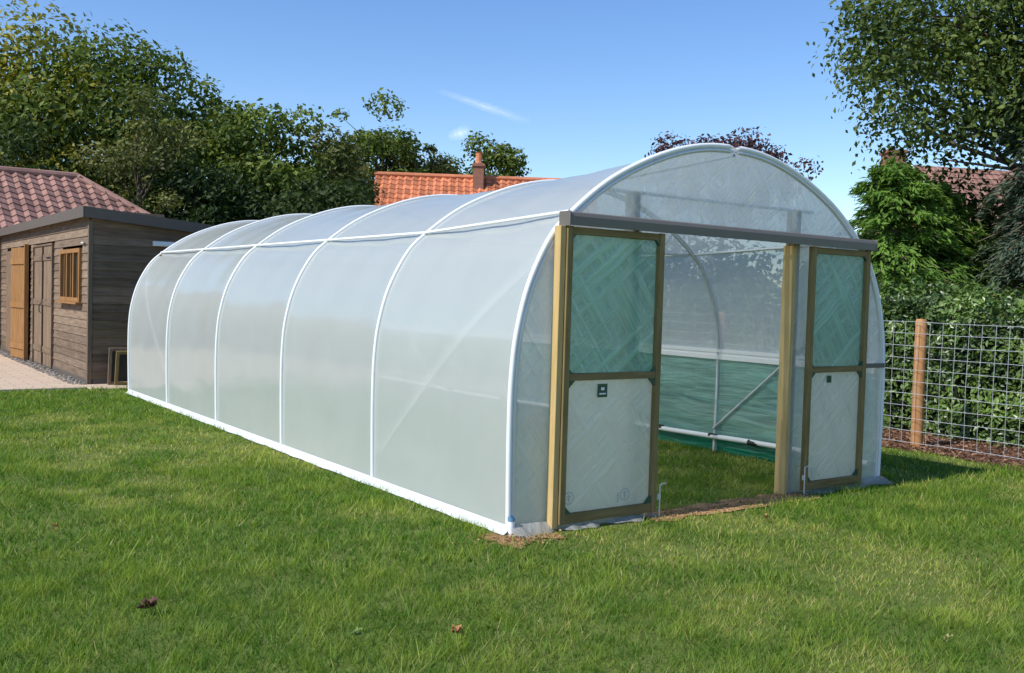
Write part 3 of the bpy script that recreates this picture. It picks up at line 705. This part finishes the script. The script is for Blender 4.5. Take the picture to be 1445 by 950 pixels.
def belt():
    P=[];N=[];K=[]
    for i in range(240):
        x=RNG.uniform(-60,75); y=RNG.uniform(56,66); z=RNG.uniform(.5,4.5); rr_=RNG.uniform(1.2,2.4); k=110
        dd=unit(k); P.append(np.array([x,y,z])+dd*rr_*(.6+.4*RNG.random((k,1)))); N.append(dd+np.array([0,0,.4])+RNG.normal(size=(k,3))*.4)
        tt=np.clip(RNG.random()*.6+RNG.random(k)*.4,0,1)[:,None]; K.append(np.array(G_mid[0])*(1-tt)+np.array(G_mid[1])*tt)
    P=np.concatenate(P); P[:,2]=np.maximum(P[:,2],.05)
    leafmesh('distant_trees',P,np.concatenate(N),.5,np.concatenate(K),M_leaf,None)
belt()
def hedge():
    n=65000; e=empty('laurel_hedge',(OX,OY,0),TH)
    b=RNG.uniform(-5,14,n); face=RNG.random(n); z=RNG.random(n)*1.75; a=np.zeros(n)
    bulge=.30*(lattice(b+40,z+40,.55,61)-.5)+.24*(lattice(b+40,z+40,.22,62)-.5)
    dep=RNG.random(n)**2*.25
    fr_=face<.68; a[fr_]=(7.62+bulge+dep)[fr_]
    tp_=~fr_; aa=RNG.uniform(7.6,9.0,n); tz=1.76+.28*(lattice(aa+40,b+40,.5,63)-.5)+.28*(lattice(aa+40,b+40,.2,64)-.5)
    a[tp_]=aa[tp_]; z[tp_]=(tz-dep*.8+.14*RNG.random(n)**3)[tp_]
    N=np.where(fr_[:,None],np.array([-1,0,.45]),np.array([-.1,0,1.]))+RNG.normal(size=(n,3))*.6
    tt=np.clip(lattice(b+40,z+40,.3,65)*.8+RNG.random(n)*.45-.12,0,1)[:,None]; c=np.array([.022,.052,.011])*(1-tt)+np.array([.16,.26,.045])*tt
    leafmesh('hedge_leaves',np.stack([a,b,z],1),N,.075,c,M_hedge,e,.5)
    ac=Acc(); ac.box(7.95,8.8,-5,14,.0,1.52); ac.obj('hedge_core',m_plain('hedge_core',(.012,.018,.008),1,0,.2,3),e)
hedge()
n=9000; b=RNG.uniform(-3,6,n); a=6.2+RNG.random(n)**1.1*1.6; x,y=W(a,b); zz=RNG.uniform(.012,.035,n); c0=RNG.random((n,1)); K=np.array([.07,.035,.02])*(1-c0)+np.array([.34,.20,.13])*c0
leafmesh('bark_chip_litter',np.stack([x,y,zz],1),np.array([[0,0,1.]])+RNG.normal(size=(n,3))*.5,.05,K,M_chip,None,.45)
n=900; a=np.concatenate([RNG.uniform(1.15,3.05,n),RNG.normal(.03,.17,500)]); b=np.concatenate([RNG.normal(-.11,.08,n),RNG.normal(-.17,.08,500)]); x,y=W(a,b); c0=RNG.random((len(a),1)); K=np.array([.18,.10,.05])*(1-c0)+np.array([.48,.32,.17])*c0
leafmesh('soil_crumbs',np.stack([x,y,RNG.uniform(.012,.02,len(a))],1),np.array([[0,0,1.]])+RNG.normal(size=(len(a),3))*.5,.018,K,M_chip,None,.7)

FE=empty('wire_fence',(OX,OY,0),TH)
ac=Acc()
zl=[.06,.2,.34,.48,.62,.76,.9,1.04,1.18,1.32,1.45]
for z in zl:
    bs=np.arange(-4.8,13.1,.6); ac.tube([(6.5+.012*sin(b*2+z*5),b,z+.006*sin(b*3+z*7)) for b in bs],.0034,4)
b=-4.8
while b<13: ac.tube([(6.5+.012*sin(b*2),b,.05),(6.5+.012*sin(b*2+.7*5),b+random.uniform(-.006,.006),.75),(6.5+.012*sin(b*2+1.45*5),b+random.uniform(-.006,.006),1.455)],.0029,4); b+=.152
ac.obj('wire_mesh',M_wire,FE)
ac=Acc()
for b in (-1.95,1.14,4.2,7.3,10.4): ac.tube([(6.6,b,-.05),(6.595,b+.005,.7),(6.6,b+.01,1.47),(6.6,b+.01,1.49)],[.068,.066,.064,.055],14)
ac.obj('posts',M_post,FE,smooth=True)
ac=Acc()
for b in (-1.95,1.14,4.2,7.3,10.4):
    n_=14; ac.add([(6.6+.055*cos(j*2*pi/n_),b+.01+.055*sin(j*2*pi/n_),1.491) for j in range(n_)]+[(6.6,b+.01,1.492)],[(j,(j+1)%n_,n_,n_) for j in range(n_)])
ac.obj('post_tops',M_post,FE)

def dry_leaf(x,y,s,c,seed):
    rg=np.random.default_rng(seed); ac=Acc()
    for q in range(3):
        n_=12; ang0=rg.random()*6; v=[(0,0,.01)]
        for j in range(n_):
            an=j*2*pi/n_; rr_=s*(.55+.45*abs(sin(an*2.5+q)))*(.8+.4*rg.random()); v.append((rr_*cos(an+ang0),rr_*.7*sin(an+ang0),.01+.5*s*rg.random()+(.35*s if j%3==0 else 0)))
        v=np.array(v)+np.array([rg.normal()*s*.3,rg.normal()*s*.3,.012*q])
        ac.add(v,[(0,j+1,(j+1)%n_+1,(j+1)%n_+1) for j in range(n_)],tuple(np.array(c)*(.7+.3*q)))
    ac.obj('fallen_leaf',M_dry,None,loc=(x,y,.025))
dry_leaf(-1.72,4.69,.045,(.10,.05,.035),1); dry_leaf(-.22,4.45,.030,(.32,.15,.06),2); dry_leaf(-.67,4.40,.020,(.15,.22,.06),3); dry_leaf(2.1,4.55,.018,(.28,.27,.09),4); dry_leaf(1.9,7.1,.02,(.3,.18,.07),5); dry_leaf(-2.9,6.2,.02,(.3,.2,.08),6)

t=NT('cloud_vapour'); tc=t.n('ShaderNodeTexCoord'); sx=t.n('ShaderNodeSeparateXYZ'); t.set(sx.inputs[0],tc.outputs['Generated'])
nz=t.noise(t.coord((9,3,1),'Generated'),1.3,6,.7)
yy=t.math('SUBTRACT',1.,t.math('MULTIPLY',t.math('ABSOLUTE',t.math('SUBTRACT',sx.outputs[1],.5)),2.)); xx=t.math('SUBTRACT',1.,t.math('MULTIPLY',t.math('ABSOLUTE',t.math('SUBTRACT',sx.outputs[0],.5)),2.))
al=t.math('MULTIPLY',t.math('MULTIPLY',t.math('POWER',yy,1.6),t.math('POWER',xx,.9)),t.math('MULTIPLY',nz,.65))
d=t.n('ShaderNodeBsdfDiffuse'); d.inputs[0].default_value=(.92,.92,.94,1); tp=t.n('ShaderNodeBsdfTransparent')
M_cloud=t.done(t.mixs(al,tp.outputs[0],d.outputs[0]))
def cloud(p0,p1,wid):
    p0=np.array(p0,float);p1=np.array(p1,float); L=np.linalg.norm(p1-p0); e=(p1-p0)/L
    nn=-np.array(dirv)*1.0+np.array([0,-.7,0]); nn-=nn@e*e; nn/=np.linalg.norm(nn); up_=np.cross(nn,e)
    me=bpy.data.meshes.new('vapour_trail_cloud'); k=12
    vv=[(L*i/k,wid*(j-.5)*(.5+.7*i/k),0) for i in range(k+1) for j in (0,1)]; me.from_pydata(vv,[],[(2*i,2*i+2,2*i+3,2*i+1) for i in range(k)]); me.materials.append(M_cloud)
    o=bpy.data.objects.new('vapour_trail_cloud',me); o.matrix_world=Matrix(((e[0],up_[0],nn[0],p0[0]),(e[1],up_[1],nn[1],p0[1]),(e[2],up_[2],nn[2],p0[2]),(0,0,0,1))); link(o)
cloud((-255,3000,1.6+.209*3000),(42,3000,.179*3000),40)
cloud((-215,3000,.162*3000),(-140,3000,.170*3000),70)
